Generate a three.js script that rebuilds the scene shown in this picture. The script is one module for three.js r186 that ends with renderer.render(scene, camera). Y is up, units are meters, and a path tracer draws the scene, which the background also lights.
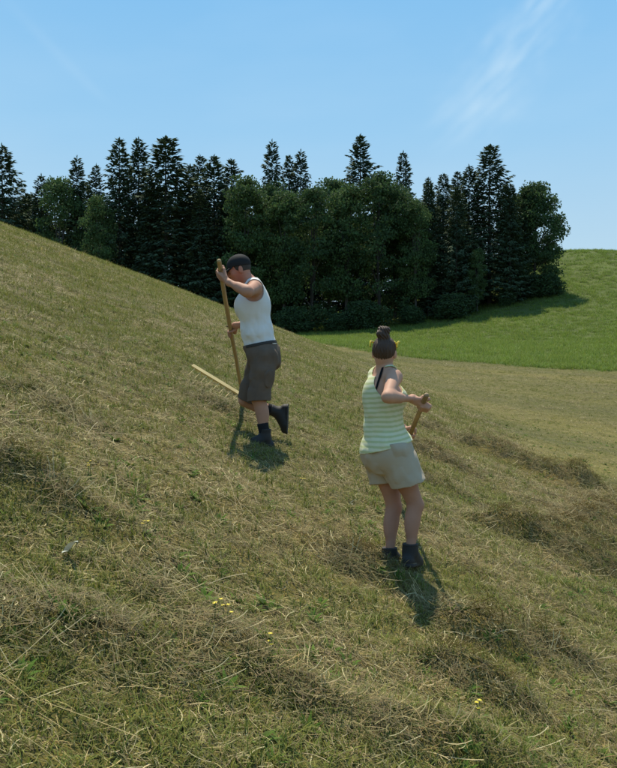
import * as THREE from 'three';
import { mergeGeometries } from 'three/addons/utils/BufferGeometryUtils.js';
import { ImprovedNoise } from 'three/addons/math/ImprovedNoise.js';

// ------------------------------------------------------------------ camera, sky, sun, exposure
const scene = new THREE.Scene();
const camera = new THREE.PerspectiveCamera(50.03, 823 / 1024, 0.1, 3000);
camera.position.set(0, 1.6, 0);
camera.rotation.x = -0.0170;

const SUN_EL = 64 * Math.PI / 180, SUN_AZ = 12 * Math.PI / 180;      // ahead of the camera, a little to the left
const sunDir = new THREE.Vector3(-Math.sin(SUN_AZ) * Math.cos(SUN_EL), Math.sin(SUN_EL), -Math.cos(SUN_AZ) * Math.cos(SUN_EL));
const sun = new THREE.DirectionalLight(new THREE.Color().setRGB(1.0, 0.91, 0.73), 5.0);
sun.position.copy(sunDir).multiplyScalar(200);
sun.castShadow = true;
sun.shadow.mapSize.set(4096, 4096);
Object.assign(sun.shadow.camera, { left: -90, right: 90, top: 90, bottom: -90, near: 1, far: 500 });
scene.add(sun); scene.add(sun.target);

const EXPOSURE = 1.1;
const noiseGen = new ImprovedNoise();
const pn = (x, y, z = 0) => noiseGen.noise(x + 37.3, y + 11.7, z + 5.1);
const fbm = (x, y, z = 0, o = 4) => { let s = 0, a = 0.5; for (let i = 0; i < o; i++) { s += a * pn(x, y, z + i * 7.7); x *= 2.03; y *= 2.03; z *= 2.03; a *= 0.5; } return s; };
const clamp = (x, a = 0, b = 1) => Math.min(b, Math.max(a, x));
const sstep = (a, b, x) => { const t = clamp((x - a) / (b - a)); return t * t * (3 - 2 * t); };
const lerp = (a, b, t) => a + (b - a) * t;

{ // clear summer air with thin high streaks of ice cloud
  const W = 2048, H = 1024, data = new Float32Array(W * H * 4);
  const stops = [[-90, .42, .56, .72], [0, .54, .69, .79], [8, .43, .625, .775], [16, .30, .555, .80], [26, .20, .475, .79], [45, .175, .385, .70], [90, .15, .33, .62]];
  for (let j = 0; j < H; j++) {
    const el = ((j + 0.5) / H - 0.5) * 180;
    let k = 0; while (k < stops.length - 2 && el > stops[k + 1][0]) k++;
    const t = sstep(0, 1, 0) + clamp((el - stops[k][0]) / (stops[k + 1][0] - stops[k][0]));
    const base = [1, 2, 3].map((c) => lerp(stops[k][c], stops[k + 1][c], t));
    for (let i = 0; i < W; i++) {
      // azimuth: 0 straight ahead (-z), positive to the right
      let az = ((i + 0.5) / W) * 360 - 90; if (az > 180) az -= 360; az = -az; // re-mapped below
      const phi = ((i + 0.5) / W - 0.5) * 2 * Math.PI;           // three: u = atan2(z, x) / 2pi + 0.5
      const dx = Math.cos(phi), dz = Math.sin(phi);
      az = Math.atan2(dx, -dz) * 180 / Math.PI;
      let w = 0;
      if (el > 2) {
        // drifted contrail: from az 16.5 el 24 down to az 10.5 el 16, feathering
        const s = (el - 15.2) / 9.5, cx = lerp(10.4, 16.8, s) + 0.5 * fbm(el * 0.35, 2.2, 7), off = (az - cx) * Math.cos(el * Math.PI / 180);
        const wid = lerp(2.2, 1.5, clamp(s)) * (1 + 1.1 * fbm(az * 0.5, el * 0.5, 2));
        const along = sstep(-0.12, 0.25, s) * sstep(3.2, 1.6, s);
        w += 0.30 * along * Math.exp(-Math.pow(Math.abs(off) / wid, 2)) * Math.max(0, 0.7 + 1.7 * fbm(off * 1.1 - el * 0.55 + 3, el * 0.35 + off * 0.3, 4.1, 5));
        w += 0.055 * Math.max(0, fbm(az * 0.06 + el * 0.1, el * 0.22 - az * 0.05, 9.3) + 0.15) * sstep(2, 12, el) * 2;
        const s2 = (el - 17) / 4.5, o2 = az - lerp(-13.2, -18.5, s2);
        w += 0.06 * sstep(0, 0.3, s2) * sstep(1.6, 0.7, s2) * Math.exp(-Math.pow(o2 / 0.5, 2));
      }
      w = clamp(w, 0, 0.6);
      const p = (j * W + i) * 4;
      data[p] = lerp(base[0], 0.68, w); data[p + 1] = lerp(base[1], 0.83, w); data[p + 2] = lerp(base[2], 0.92, w); data[p + 3] = 1;
    }
  }
  const sky = new THREE.DataTexture(data, W, H, THREE.RGBAFormat, THREE.FloatType);
  sky.mapping = THREE.EquirectangularReflectionMapping; sky.magFilter = sky.minFilter = THREE.LinearFilter; sky.wrapS = THREE.RepeatWrapping; sky.needsUpdate = true;
  scene.background = sky; scene.environment = sky;
}
const renderer = new THREE.WebGLRenderer({ antialias: true });
renderer.setSize(823, 1024);
renderer.toneMapping = THREE.LinearToneMapping;
renderer.toneMappingExposure = EXPOSURE;
renderer.shadowMap.enabled = true;

// ------------------------------------------------------------------ helpers
function rngOf(seed) { let a = seed >>> 0; return () => { a = (a + 0x6D2B79F5) >>> 0; let t = a; t = Math.imul(t ^ (t >>> 15), t | 1); t ^= t + Math.imul(t ^ (t >>> 7), t | 61); return ((t ^ (t >>> 14)) >>> 0) / 4294967296; }; }
const taken = {};
function numbered(name) { const n = taken[name] = (taken[name] ?? -1) + 1; return n ? name + '_' + String(n).padStart(3, '0') : name; }
function describe(o, label, category, group, kind) { if (label) o.userData.label = label; if (category) o.userData.category = category; if (group) o.userData.group = group; if (kind) o.userData.kind = kind; return o; }
function addMesh(name, geometry, material, parent) {
  const m = new THREE.Mesh(geometry, material); m.name = parent === scene ? numbered(name) : name; m.castShadow = m.receiveShadow = true; parent.add(m); return m;
}
function thing(name, x, y, z) { const g = new THREE.Group(); g.name = numbered(name); g.position.set(x, y, z); scene.add(g); return g; }
const std = (r, g, b, rough = 0.9, extra = {}) => new THREE.MeshStandardMaterial({ color: new THREE.Color().setRGB(r, g, b), roughness: rough, side: THREE.DoubleSide, ...extra });
const leafy = (through, extra = {}) => new THREE.MeshPhysicalMaterial({ color: 0xffffff, roughness: 0.95, specularIntensity: 0.25, transmission: through, thickness: 0, side: THREE.DoubleSide, vertexColors: true, ...extra });
const V3 = (x, y, z) => new THREE.Vector3(x, y, z);

// ------------------------------------------------------------------ terrain
// d is the distance ahead (-z). The hillside falls to the right; a rolling meadow lies behind it.
const CP = [[5.6, 15, -.5], [8.3, 22, -.3], [11.6, 31, .47], [15, 40, 1.36], [4.7, 20, -.05], [7, 30, .65], [10.5, 45, 1.87], [2.2, 20, .1], [5.6, 50, 2.3], [-.6, 60, 3.7], [0, 30, 1.2],
  [-20, 20, .5], [-20, 60, 3.5], [-40, 60, 3.5], [-60, 100, 5], [-1, 100, 6.2], [17, 100, 7.9], [33, 105, 11.8], [-37, 100, 5.2], [43, 140, 21.6], [52, 140, 21.7], [70, 140, 20],
  [28, 75, 5.2], [40, 106, 11.9], [43, 172, 22], [0, 140, 10], [-40, 140, 7], [60, 210, 16], [0, 210, 10], [-70, 210, 8], [30, 30, 1.5], [30, 15, -.3], [50, 60, 4.5], [85, 100, 11],
  [20, 5, -1.5], [0, 5, -1.8], [-12, 5, -1.6], [0, -25, -5], [25, -25, -5], [-30, -25, -4], [90, 30, 3], [-80, 30, 2], [36, 90, 8.1], [20, 72, 4.2], [8, 75, 4.2]];
const tps = (() => {
  const n = CP.length, N = n + 3, A = Array.from({ length: N }, () => new Float64Array(N + 1));
  const U = (r2) => r2 < 1e-9 ? 0 : r2 * Math.log(r2);
  for (let i = 0; i < n; i++) {
    for (let j = 0; j < n; j++) A[i][j] = U((CP[i][0] - CP[j][0]) ** 2 + (CP[i][1] - CP[j][1]) ** 2) + (i === j ? 6 : 0);
    A[i][n] = A[n][i] = 1; A[i][n + 1] = A[n + 1][i] = CP[i][0]; A[i][n + 2] = A[n + 2][i] = CP[i][1]; A[i][N] = CP[i][2];
  }
  for (let c = 0; c < N; c++) {
    let p = c; for (let r = c + 1; r < N; r++) if (Math.abs(A[r][c]) > Math.abs(A[p][c])) p = r;
    [A[c], A[p]] = [A[p], A[c]];
    for (let r = 0; r < N; r++) if (r !== c) { const f = A[r][c] / A[c][c]; if (f) for (let k = c; k <= N; k++) A[r][k] -= f * A[c][k]; }
  }
  const w = A.map((r, i) => r[N] / r[i]);
  return (x, d) => { let s = w[n] + w[n + 1] * x + w[n + 2] * d; for (let i = 0; i < n; i++) s += w[i] * U((x - CP[i][0]) ** 2 + (d - CP[i][1]) ** 2); return s; };
})();
function valley(x, d) {
  const cx = clamp(x, -110, 110), cd = clamp(d, -40, 230), far = Math.hypot(x - 0, d - 90);
  const t = sstep(105, 240, far);
  return t >= 1 ? 6 : lerp(tps(cx, cd), 6, t);
}
function hill(x, d) {
  const dd = Math.max(d, -60);
  let h = 0.386 * 60 * Math.tanh(-x / 60) + 0.11 * dd - 0.00087 * dd * Math.abs(dd);
  if (d > 48) h -= 0.010 * (d - 48) ** 2;
  if (x < -60) h -= 0.004 * (x + 60) ** 2;
  return h;
}
// heaps of raked hay: x, d, half length, half width, turn, height
const HEAPS = [[2.2, 14.1, .6, .22, .3, .13], [2.8, 13.55, .5, .24, .5, .24], [3.25, 13.2, .5, .22, .5, .19], [3.7, 12.9, .45, .22, .5, .2], [4.15, 12.65, .36, .25, .4, .33], [5.0, 12.2, 1.0, .7, .2, .30], [1.95, 7.6, .42, .2, .15, .24], [2.6, 7.4, .5, .28, .1, .20], [2.9, 8.6, .7, .3, .1, .16],
  [.98, 4.55, .32, .15, .25, .15], [.80, 3.9, .28, .13, .35, .15], [.38, 5.0, .40, .18, .1, .11], [-1.45, 4.2, .38, .18, .1, .16], [1.3, 4.75, .36, .17, .1, .13], [-1.0, 8.5, .38, .2, .45, .035], [-.70, 8.35, .35, .2, .4, .05],
  [1.5, 10.5, .7, .24, .35, .14], [3.5, 9.8, .8, .3, .2, .17], [-.9, 3.0, .5, .2, -.3, .07], [-.2, 3.3, .5, .18, .5, .06], [3.9, 10.9, .6, .34, .2, .2], [1.15, 8.9, .6, .2, .5, .10], [-1.9, 5.9, .5, .2, .2, .08], [.6, 3.2, .4, .15, .3, .07]];
function heap(x, d) {
  let s = 0;
  for (const [hx, hd, a, b, t, h] of HEAPS) {
    const dx = x - hx, dy = d - hd; if (dx * dx + dy * dy > 5) continue;
    const u = (dx * Math.cos(t) - dy * Math.sin(t)) / a, v = (dx * Math.sin(t) + dy * Math.cos(t)) / b;
    s += h * Math.exp(-(u * u + v * v) * 1.4);
  }
  return s;
}
function coarse(x, d) {
  const a = hill(x, d), b = valley(x, d), k = 0.5;
  return (a + b + Math.sqrt((a - b) * (a - b) + k * k)) / 2 - 0.02;
}
function groundY(x, d) {
  const r = Math.hypot(x, d - 6);
  let h = coarse(x, d);
  if (r < 70) h += (1 - r / 70) * (0.07 * pn(x * 0.55, d * 0.55, 1) + 0.028 * pn(x * 1.9, d * 1.9, 3));
  if (r < 30) h += 0.016 * pn(x * 5, d * 5, 8) * (1 - r / 30) + heap(x, d);
  if (x < 0 && d > 15 && d < 75) h += 0.22 * fbm(x * 0.16, d * 0.16, 17) * sstep(15, 28, d) * sstep(75, 60, d) * sstep(0, -3, x);
  if (r >= 50 && r < 260) h += 0.25 * pn(x * 0.05, d * 0.05, 4) * sstep(50, 90, r);
  return h;
}
const meadowEdge = (x) => 58.3 - 1.2 * x + 1.2 * pn(x * 0.25, 3.3, 2) + (x > 12 ? 0.55 * (x - 12) : 0);
const onField = (x, d) => Math.max(sstep(0.45, -0.05, hill(x, d) - valley(x, d)) * sstep(9, 14, d), sstep(17, 30, d) * sstep(-4, 1, x));   // the smooth lower field
const inMeadow = (x, d) => sstep(-0.6, 0.6, d - meadowEdge(x));

function fibreTexture(size, seed, tones, strokes, len) {
  const c = document.createElement('canvas'); c.width = c.height = size; const g = c.getContext('2d'), R = rngOf(seed);
  g.fillStyle = tones[0]; g.fillRect(0, 0, size, size);
  for (let i = 0; i < strokes; i++) {
    const x = R() * size, y = R() * size, a = R() * 6.283, l = len * (0.3 + R()), b = a + (R() - 0.5) * 0.9;
    g.strokeStyle = tones[Math.floor(R() * tones.length)]; g.lineWidth = 0.8 + R() * 2.4;
    for (const ox of [-size, 0, size]) for (const oy of [-size, 0, size]) {
      const X = x + ox, Y = y + oy; if (X < -len * 2 || X > size + len * 2 || Y < -len * 2 || Y > size + len * 2) continue;
      g.beginPath(); g.moveTo(X, Y); g.quadraticCurveTo(X + Math.cos(a) * l * 0.5, Y + Math.sin(a) * l * 0.5, X + Math.cos(b) * l, Y + Math.sin(b) * l); g.stroke();
    }
  }
  const t = new THREE.CanvasTexture(c); t.wrapS = t.wrapT = THREE.RepeatWrapping; t.colorSpace = THREE.SRGBColorSpace; t.magFilter = THREE.LinearFilter; return t;
}
const thatch = fibreTexture(1024, 5, ['#8f8c62', '#a8a070', '#c4b684', '#70744a', '#9aa260', '#d8caa0', '#5e5a40'], 16000, 34);

// what the sward is made of at a place: 0 all green leaf .. 1 all dry straw
const dryness = (x, d) => clamp(0.31 + 1.0 * fbm(x * 0.35, d * 0.35, 12) + 0.85 * fbm(x * 1.3, d * 1.3, 21) + 3.2 * Math.min(heap(x, d), 0.10) + 0.10 * sstep(0.5, 3, x) - 0.07 * sstep(0, -4, x));
{
  const n = 340, m = 380, pos = [], col = [], uv = [], idx = [];
  const xs = (t) => 900 * Math.sinh(7 * t) / Math.sinh(7), mapD = (t) => 6 + 1000 * Math.sinh(7 * t) / Math.sinh(7);
  for (let j = 0; j <= m; j++) for (let i = 0; i <= n; i++) {
    const x = xs(i / n * 2 - 1), d = mapD(j / m * 2 - 1);
    pos.push(x, groundY(x, d), -d); uv.push(x / 2.6, d / 2.6);
    const me = inMeadow(x, d), dry = dryness(x, d), band = fbm((x * 0.55 + d * 0.8) * 0.35, (x * 0.8 - d * 0.55) * 0.05, 6);
    const fi = onField(x, d), dr = lerp(dry, 0.35 + 0.5 * clamp(0.5 + 2.2 * band), fi), mown = [lerp(lerp(.27, .34, dr), lerp(.285, .345, dr), fi), lerp(lerp(.25, .25, dr), lerp(.305, .295, dr), fi), lerp(lerp(.065, .09, dr), lerp(.075, .11, dr), fi)], k = 1 + lerp(0.5, 1.0, fi) * band;
    const mix = 0.5 + 0.6 * fbm(x * 0.06, d * 0.06, 31), lush = [lerp(.19, .26, mix), lerp(.29, .335, mix), lerp(.045, .06, mix)];
    for (let c = 0; c < 3; c++) col.push(lerp(mown[c] * k, lush[c] * (1 + 0.35 * fbm(x * 0.4, d * 0.4, 2) + 0.4 * fbm((x + d * 0.5) * 0.22, (d - x * 0.5) * 0.03, 14)), me));
  }
  for (let j = 0; j < m; j++) for (let i = 0; i < n; i++) { const a = j * (n + 1) + i, b = a + 1, c = a + n + 1, e = c + 1; idx.push(a, b, e, a, e, c); }
  const g = new THREE.BufferGeometry();
  g.setAttribute('position', new THREE.Float32BufferAttribute(pos, 3)); g.setAttribute('color', new THREE.Float32BufferAttribute(col, 3)); g.setAttribute('uv', new THREE.Float32BufferAttribute(uv, 2)); g.setIndex(idx); g.computeVertexNormals();
  const ground = addMesh('ground', g, new THREE.MeshStandardMaterial({ map: thatch, vertexColors: true, roughness: 1, bumpMap: thatch, bumpScale: 0.012 }), scene);
  describe(ground, 'mown hillside falling to the right and rising green meadow behind', 'ground', null, 'structure');
}

// ------------------------------------------------------------------ grass and hay lying on the slope
class Strips {
  constructor() { this.p = []; this.n = []; this.c = []; this.i = []; }
  // a thin tapering blade: starts at b, heads along (az, tilt above the ground), bends by `bend` over its length
  blade(b, az, tilt, bend, len, wid, col, segs = 3, curl = 0, taper = 1) {
    let [x, y, z] = b; const s0 = this.p.length / 3;
    for (let k = 0; k <= segs; k++) {
      const t = k / segs, a = az + curl * t, e = tilt + bend * t, w = wid * (taper ? (1 - 0.92 * t * t) : 1) / 2;
      const cx = Math.cos(a), cz = Math.sin(a), sx = -cz * w, sz = cx * w, nx = -Math.sin(e) * cx, ny = Math.cos(e), nz = -Math.sin(e) * cz;
      this.p.push(x + sx, y, z + sz, x - sx, y, z - sz); this.n.push(nx, ny, nz, nx, ny, nz);
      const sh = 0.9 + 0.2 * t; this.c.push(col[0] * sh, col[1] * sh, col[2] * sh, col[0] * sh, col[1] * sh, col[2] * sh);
      const st = len / segs; x += Math.cos(e) * cx * st; y += Math.sin(e) * st; z += Math.cos(e) * cz * st;
      if (k < segs) { const a0 = s0 + k * 2; this.i.push(a0, a0 + 3, a0 + 1, a0, a0 + 2, a0 + 3); }
    }
  }
  geometry() {
    const g = new THREE.BufferGeometry();
    g.setAttribute('position', new THREE.Float32BufferAttribute(this.p, 3)); g.setAttribute('normal', new THREE.Float32BufferAttribute(this.n, 3)); g.setAttribute('color', new THREE.Float32BufferAttribute(this.c, 3)); g.setIndex(this.i); return g;
  }
}
const GREENS = [[.17, .195, .034], [.22, .23, .045], [.13, .16, .030], [.27, .25, .068]], STRAWS = [[.38, .28, .10], [.46, .36, .15], [.28, .195, .075], [.32, .25, .09], [.52, .43, .22]], HAYS = [[.18, .155, .055], [.23, .185, .07], [.14, .13, .045], [.30, .235, .10], [.19, .135, .06]];
const pick = (R, a) => a[Math.floor(R() * a.length)];
function tuftProto(seed, n, h, rad, wid, cols, lean) {
  const R = rngOf(seed), s = new Strips();
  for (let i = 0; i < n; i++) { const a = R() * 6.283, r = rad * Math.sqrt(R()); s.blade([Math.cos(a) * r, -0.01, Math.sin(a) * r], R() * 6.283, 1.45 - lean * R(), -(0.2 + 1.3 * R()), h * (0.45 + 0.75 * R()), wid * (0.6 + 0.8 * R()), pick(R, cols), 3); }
  return s.geometry();
}
function litterProto(seed, n, len, rad, wid, cols, rise, pile) {
  const R = rngOf(seed), s = new Strips();
  for (let i = 0; i < n; i++) {
    const a = R() * 6.283, r = rad * Math.sqrt(R()), up = pile * (1 - (r / rad) ** 2) * R();
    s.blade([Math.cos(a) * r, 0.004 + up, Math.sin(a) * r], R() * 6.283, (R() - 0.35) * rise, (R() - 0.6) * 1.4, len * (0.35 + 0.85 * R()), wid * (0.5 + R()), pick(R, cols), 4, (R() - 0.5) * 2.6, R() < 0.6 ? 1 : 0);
  }
  return s.geometry();
}
function herbProto(seed) {
  const R = rngOf(seed), s = new Strips();
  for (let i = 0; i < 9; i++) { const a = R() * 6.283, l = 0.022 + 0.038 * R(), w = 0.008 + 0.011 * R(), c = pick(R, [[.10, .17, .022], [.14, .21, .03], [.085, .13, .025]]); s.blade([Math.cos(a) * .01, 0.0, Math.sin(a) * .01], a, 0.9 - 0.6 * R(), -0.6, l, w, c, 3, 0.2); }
  return s.geometry();
}
const matGreen = leafy(0.32), matStraw = leafy(0.18, { roughness: 0.75, specularIntensity: 0.4 });
const _m = new THREE.Matrix4(), _q = new THREE.Quaternion(), _q2 = new THREE.Quaternion(), _up = V3(0, 1, 0), _c = new THREE.Color();
function scatter(name, geo, mat, spots, label, category, followSlope) {
  const im = new THREE.InstancedMesh(geo, mat, spots.length); im.name = numbered(name); im.castShadow = im.receiveShadow = true;
  spots.forEach(([x, d, turn, sc, r, g, b, dy = 0], i) => {
    _q.setFromAxisAngle(_up, turn);
    const y = groundY(x, d);
    if (followSlope) { const e = 0.12, n = V3((y - groundY(x + e, d)) / e, 1, -(y - groundY(x, d + e)) / e).normalize(); _q2.setFromUnitVectors(_up, n); _q.premultiply(_q2); }
    _m.compose(V3(x, y + dy, -d), _q, V3(sc, sc, sc)); im.setMatrixAt(i, _m); im.setColorAt(i, _c.setRGB(r, g, b));
  });
  scene.add(im); return describe(im, label, category, null, 'stuff');
}
// spots over the visible ground and a margin round it; density(d) per square metre
function spread(R, d0, d1, density, keep) {
  const out = [];
  for (let d = d0; d < d1;) {
    const step = Math.max(0.25, d * 0.05), hw = 0.44 * d + 1.0, n = density(d + step / 2) * 2 * hw * step;
    for (let i = 0; i < n; i++) { const dd = d + R() * step, x = (R() * 2 - 1) * hw, k = keep(x, dd, R); if (k) out.push(k); }
    d += step;
  }
  return out;
}
{
  const R = rngOf(11), fall = (n, p) => (d) => n * Math.min(1, Math.pow(3.2 / d, p)), grow = (d) => 1 + clamp((d - 4) / 34) * 1.5;
  const tint = (R, v) => { const k = 1 + (R() - 0.5) * v; return [k * (1 + (R() - 0.5) * 0.12), k, k * (1 + (R() - 0.5) * 0.2)]; };
  const mownOnly = (x, d) => inMeadow(x, d) < 0.5 && d < 75;
  for (let v = 0; v < 3; v++) {
    const geo = tuftProto(100 + v, 16, 0.058, 0.05, 0.0036, GREENS.concat(v ? [[.24, .22, .10]] : []), 0.9);
    scatter('short_grass', geo, matGreen, spread(R, 1.2, 64, fall(280, 1.12), (x, d, R) => mownOnly(x, d) && R() > dryness(x, d) * 0.85 ? [x, d, R() * 6.283, (0.75 + 0.6 * R()) * grow(d) * (1 - 0.5 * onField(x, d)), ...tint(R, 0.5)] : null), 'short green grass regrowing between the hay on the mown slope', 'grass', false);
  }
  for (let v = 0; v < 3; v++) {
    const geo = litterProto(200 + v, 24, 0.075, 0.095, 0.0021, STRAWS.concat(HAYS), 0.45, 0.014);
    scatter('loose_hay', geo, matStraw, spread(R, 1.2, 64, fall(200, 1.15), (x, d, R) => mownOnly(x, d) && R() < (0.12 + 0.95 * dryness(x, d)) * (1 - 0.8 * onField(x, d)) ? [x, d, R() * 6.283, (0.7 + 0.7 * R()) * grow(d), ...tint(R, 0.55)] : null), 'dry straw and cut hay strewn over the mown slope', 'hay', true);
  }
  scatter('ground_herbs', herbProto(301), matGreen, spread(R, 1.2, 22, fall(46, 1.2), (x, d, R) => mownOnly(x, d) && fbm(x * 0.9, d * 0.9, 50) > -0.03 ? [x, d, R() * 6.283, 0.7 + 0.9 * R(), ...tint(R, 0.5)] : null), 'small broad leaved herbs among the cut grass', 'herbs', true);
  const stalk = (() => { const R = rngOf(41), s = new Strips(); for (let i = 0; i < 4; i++) s.blade([R() * .1 - .05, 0.01 + R() * .02, R() * .1 - .05], R() * 6.283, 0.04 + R() * 0.28, -0.1 - R() * 0.35, 0.14 + R() * 0.26, 0.0021, pick(R, [[.50, .43, .24], [.42, .34, .17], [.36, .29, .13]]), 5, (R() - 0.5) * 0.7, 0); return s.geometry(); })();
  scatter('long_stalks', stalk, matStraw, spread(R, 1.2, 30, fall(5, 1.0), (x, d, R) => mownOnly(x, d) && R() < 0.25 + dryness(x, d) ? [x, d, R() * 6.283, 0.6 + 0.7 * R(), ...tint(R, 0.4)] : null), 'long pale dry stalks lying across the cut grass', 'stalks', true);
  // raked heaps: dense tangles of hay
  const piles = []; 
  for (const [hx, hd, a, b, t, h] of HEAPS) {
    const n = Math.round(a * b * (hd < 7 ? 620 : 420));
    for (let i = 0; i < n; i++) { const r = Math.sqrt(R()) * 1.25, f = R() * 6.283, u = Math.cos(f) * r * a, w = Math.sin(f) * r * b; piles.push([hx + u * Math.cos(t) + w * Math.sin(t), hd - u * Math.sin(t) + w * Math.cos(t), R() * 6.283, 0.6 + 0.8 * R(), ...tint(R, 0.5), R() * 0.03]); }
  }
  for (let v = 0; v < 2; v++) scatter('hay_heaps', litterProto(400 + v, 36, 0.095, 0.09, 0.0022, v ? HAYS : HAYS.concat(STRAWS), 0.75, 0.05), matStraw, piles.filter((_, i) => i % 2 === v), 'greyish green tangled hay raked into low heaps', 'hay', true);
  scatter('tall_grass', tuftProto(600, 16, 0.2, 0.10, 0.006, GREENS.concat(STRAWS), 0.9), matGreen, spread(R, 20, 60, () => 2.6, (x, d, R) => x < -1 && mownOnly(x, d) && fbm(x * 0.5, d * 0.5, 70) > 0.0 ? [x, d, R() * 6.283, 0.5 + 0.9 * R(), ...tint(R, 0.4)] : null), 'taller tufts of grass left standing along the brow of the hillside', 'grass', false);
  // the uncut meadow
  for (let v = 0; v < 2; v++) {
    const geo = tuftProto(500 + v, 26, 0.20, 0.24, 0.014, [[.15, .225, .032], [.18, .25, .038], [.13, .20, .03], [.21, .26, .058]], 0.7);
    scatter('meadow_grass', geo, leafy(0.4), spread(R, 30, 175, (d) => 4.6 * Math.pow(40 / d, 1.2), (x, d, R) => x > -12 && inMeadow(x, d) > 0.3 ? [x, d, R() * 6.283, (0.8 + 0.5 * R()) * (1 + d / 140), ...tint(R, 0.45)] : null), 'lush bright green uncut meadow grass below the wood', 'grass', false);
  }
}

// ------------------------------------------------------------------ trees
class Quads {
  constructor() { this.p = []; this.n = []; this.c = []; this.i = []; }
  // leaf-shaped face: from b along unit direction f, width along s
  leaf(b, f, s, len, wid, col) {
    const n = V3().crossVectors(f, s).normalize(), o = this.p.length / 3, P = this.p;
    const q = [[0, 0], [0.45, 0.5], [1, 0], [0.45, -0.5]];
    for (const [u, w] of q) { P.push(b.x + f.x * u * len + s.x * w * wid, b.y + f.y * u * len + s.y * w * wid, b.z + f.z * u * len + s.z * w * wid); this.n.push(n.x, n.y, n.z); this.c.push(...col); }
    this.i.push(o, o + 2, o + 1, o, o + 3, o + 2);
  }
}
Quads.prototype.geometry = Strips.prototype.geometry;
function limb(points, r0, r1, sides = 7) {
  const curve = new THREE.CatmullRomCurve3(points), segs = Math.max(4, points.length * 3), g = new THREE.TubeGeometry(curve, segs, 1, sides, false), p = g.attributes.position;
  for (let i = 0; i <= segs; i++) { const c = curve.getPointAt(i / segs), r = lerp(r0, r1, i / segs); for (let j = 0; j <= sides; j++) { const k = i * (sides + 1) + j; p.setXYZ(k, c.x + (p.getX(k) - c.x) * r, c.y + (p.getY(k) - c.y) * r, c.z + (p.getZ(k) - c.z) * r); } }
  g.computeVertexNormals(); g.deleteAttribute('uv'); return g;
}
const barkDark = std(.055, .045, .036, 1), barkPale = std(.085, .075, .062, 1), needles = leafy(0.18, { roughness: 0.8 }), leaves = leafy(0.42, { roughness: 0.85 });
function spruceProto(seed, H, Rm, ragged) {
  const R = rngOf(seed), q = new Quads(), dir = V3(), side = V3(), b = V3();
  const cols = [[.060, .094, .048], [.070, .106, .050], [.050, .080, .045], [.084, .12, .055]];
  const lop = R() * 6.283, gaps = seed * 3.7;
  for (let y = H * 0.06; y < H * 0.992; y += 0.25 + 0.17 * (1 - y / H)) {
    const t = y / H, prof = Math.pow(1 - t, 0.64) * (t > 0.95 ? (1 - t) / 0.05 * 0.75 + 0.25 : 1) * (t < 0.22 ? 0.72 + 1.27 * t : 1) + 0.012;
    const nb = t > 0.93 ? 4 : 7;
    for (let k = 0; k < nb; k++) {
      const az = (k + R() * 0.9) / nb * 6.283 + y * 2.3;
      let L = Rm * prof * (0.66 + 0.5 * R()) * (1 + ragged * 1.4 * pn(Math.cos(az) * 1.1 + gaps, Math.sin(az) * 1.1, y * 0.42)) * (1 + 0.10 * Math.cos(az - lop));
      if (R() < 0.10 * ragged * 3) L *= 0.5;
      const ca = Math.cos(az), sa = Math.sin(az), rise0 = lerp(-0.30, 0.55, Math.pow(t, 1.9)) + (R() - 0.5) * 0.16, n = 4 + Math.round(L * 7.4);
      for (let i = 0; i < n; i++) {
        const u = (0.12 + 0.88 * Math.sqrt(R())), r = L * u, yy = y + r * rise0 * (1 - 0.25 * u) + 0.16 * L * u * u;
        const sw = (R() - 0.5) * (0.25 + 0.42 * L * (1 - u * 0.7)), tw = (R() < 0.5 ? -1 : 1) * (0.3 + R() * 0.9) * (u > 0.93 ? 0.3 : 1);
        b.set(ca * r - sa * sw, yy - Math.abs(sw) * 0.22, sa * r + ca * sw);
        const a2 = az + tw, dn = rise0 * 0.5 - 0.25 - 0.5 * R() + (t > 0.85 ? 0.5 : 0);
        dir.set(Math.cos(a2), dn, Math.sin(a2)).normalize(); side.set(-Math.sin(a2), (R() - 0.5) * 1.6, Math.cos(a2)).normalize();
        const c = cols[Math.floor(R() * 4)], v = 0.85 + 0.3 * R();
        q.leaf(b, dir, side, 0.36 + 0.38 * R(), 0.17 + 0.16 * R(), [c[0] * v, c[1] * v, c[2] * v]);
      }
    }
  }
  for (let i = 0; i < 14; i++) { const a = R() * 6.283; q.leaf(V3(0, H * 0.965 + R() * H * 0.03, 0), V3(Math.cos(a) * .35, 1, Math.sin(a) * .35).normalize(), V3(-Math.sin(a), 0, Math.cos(a)), 0.5, 0.1, cols[0]); }
  return { trunk: limb([V3(0, -0.6, 0), V3(.05, H * .3, .02), V3(-.03, H * .7, 0), V3(0, H, 0)], H * 0.0125, 0.02, 8), crown: q.geometry(), H, bark: barkDark, leaf: needles };
}
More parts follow.
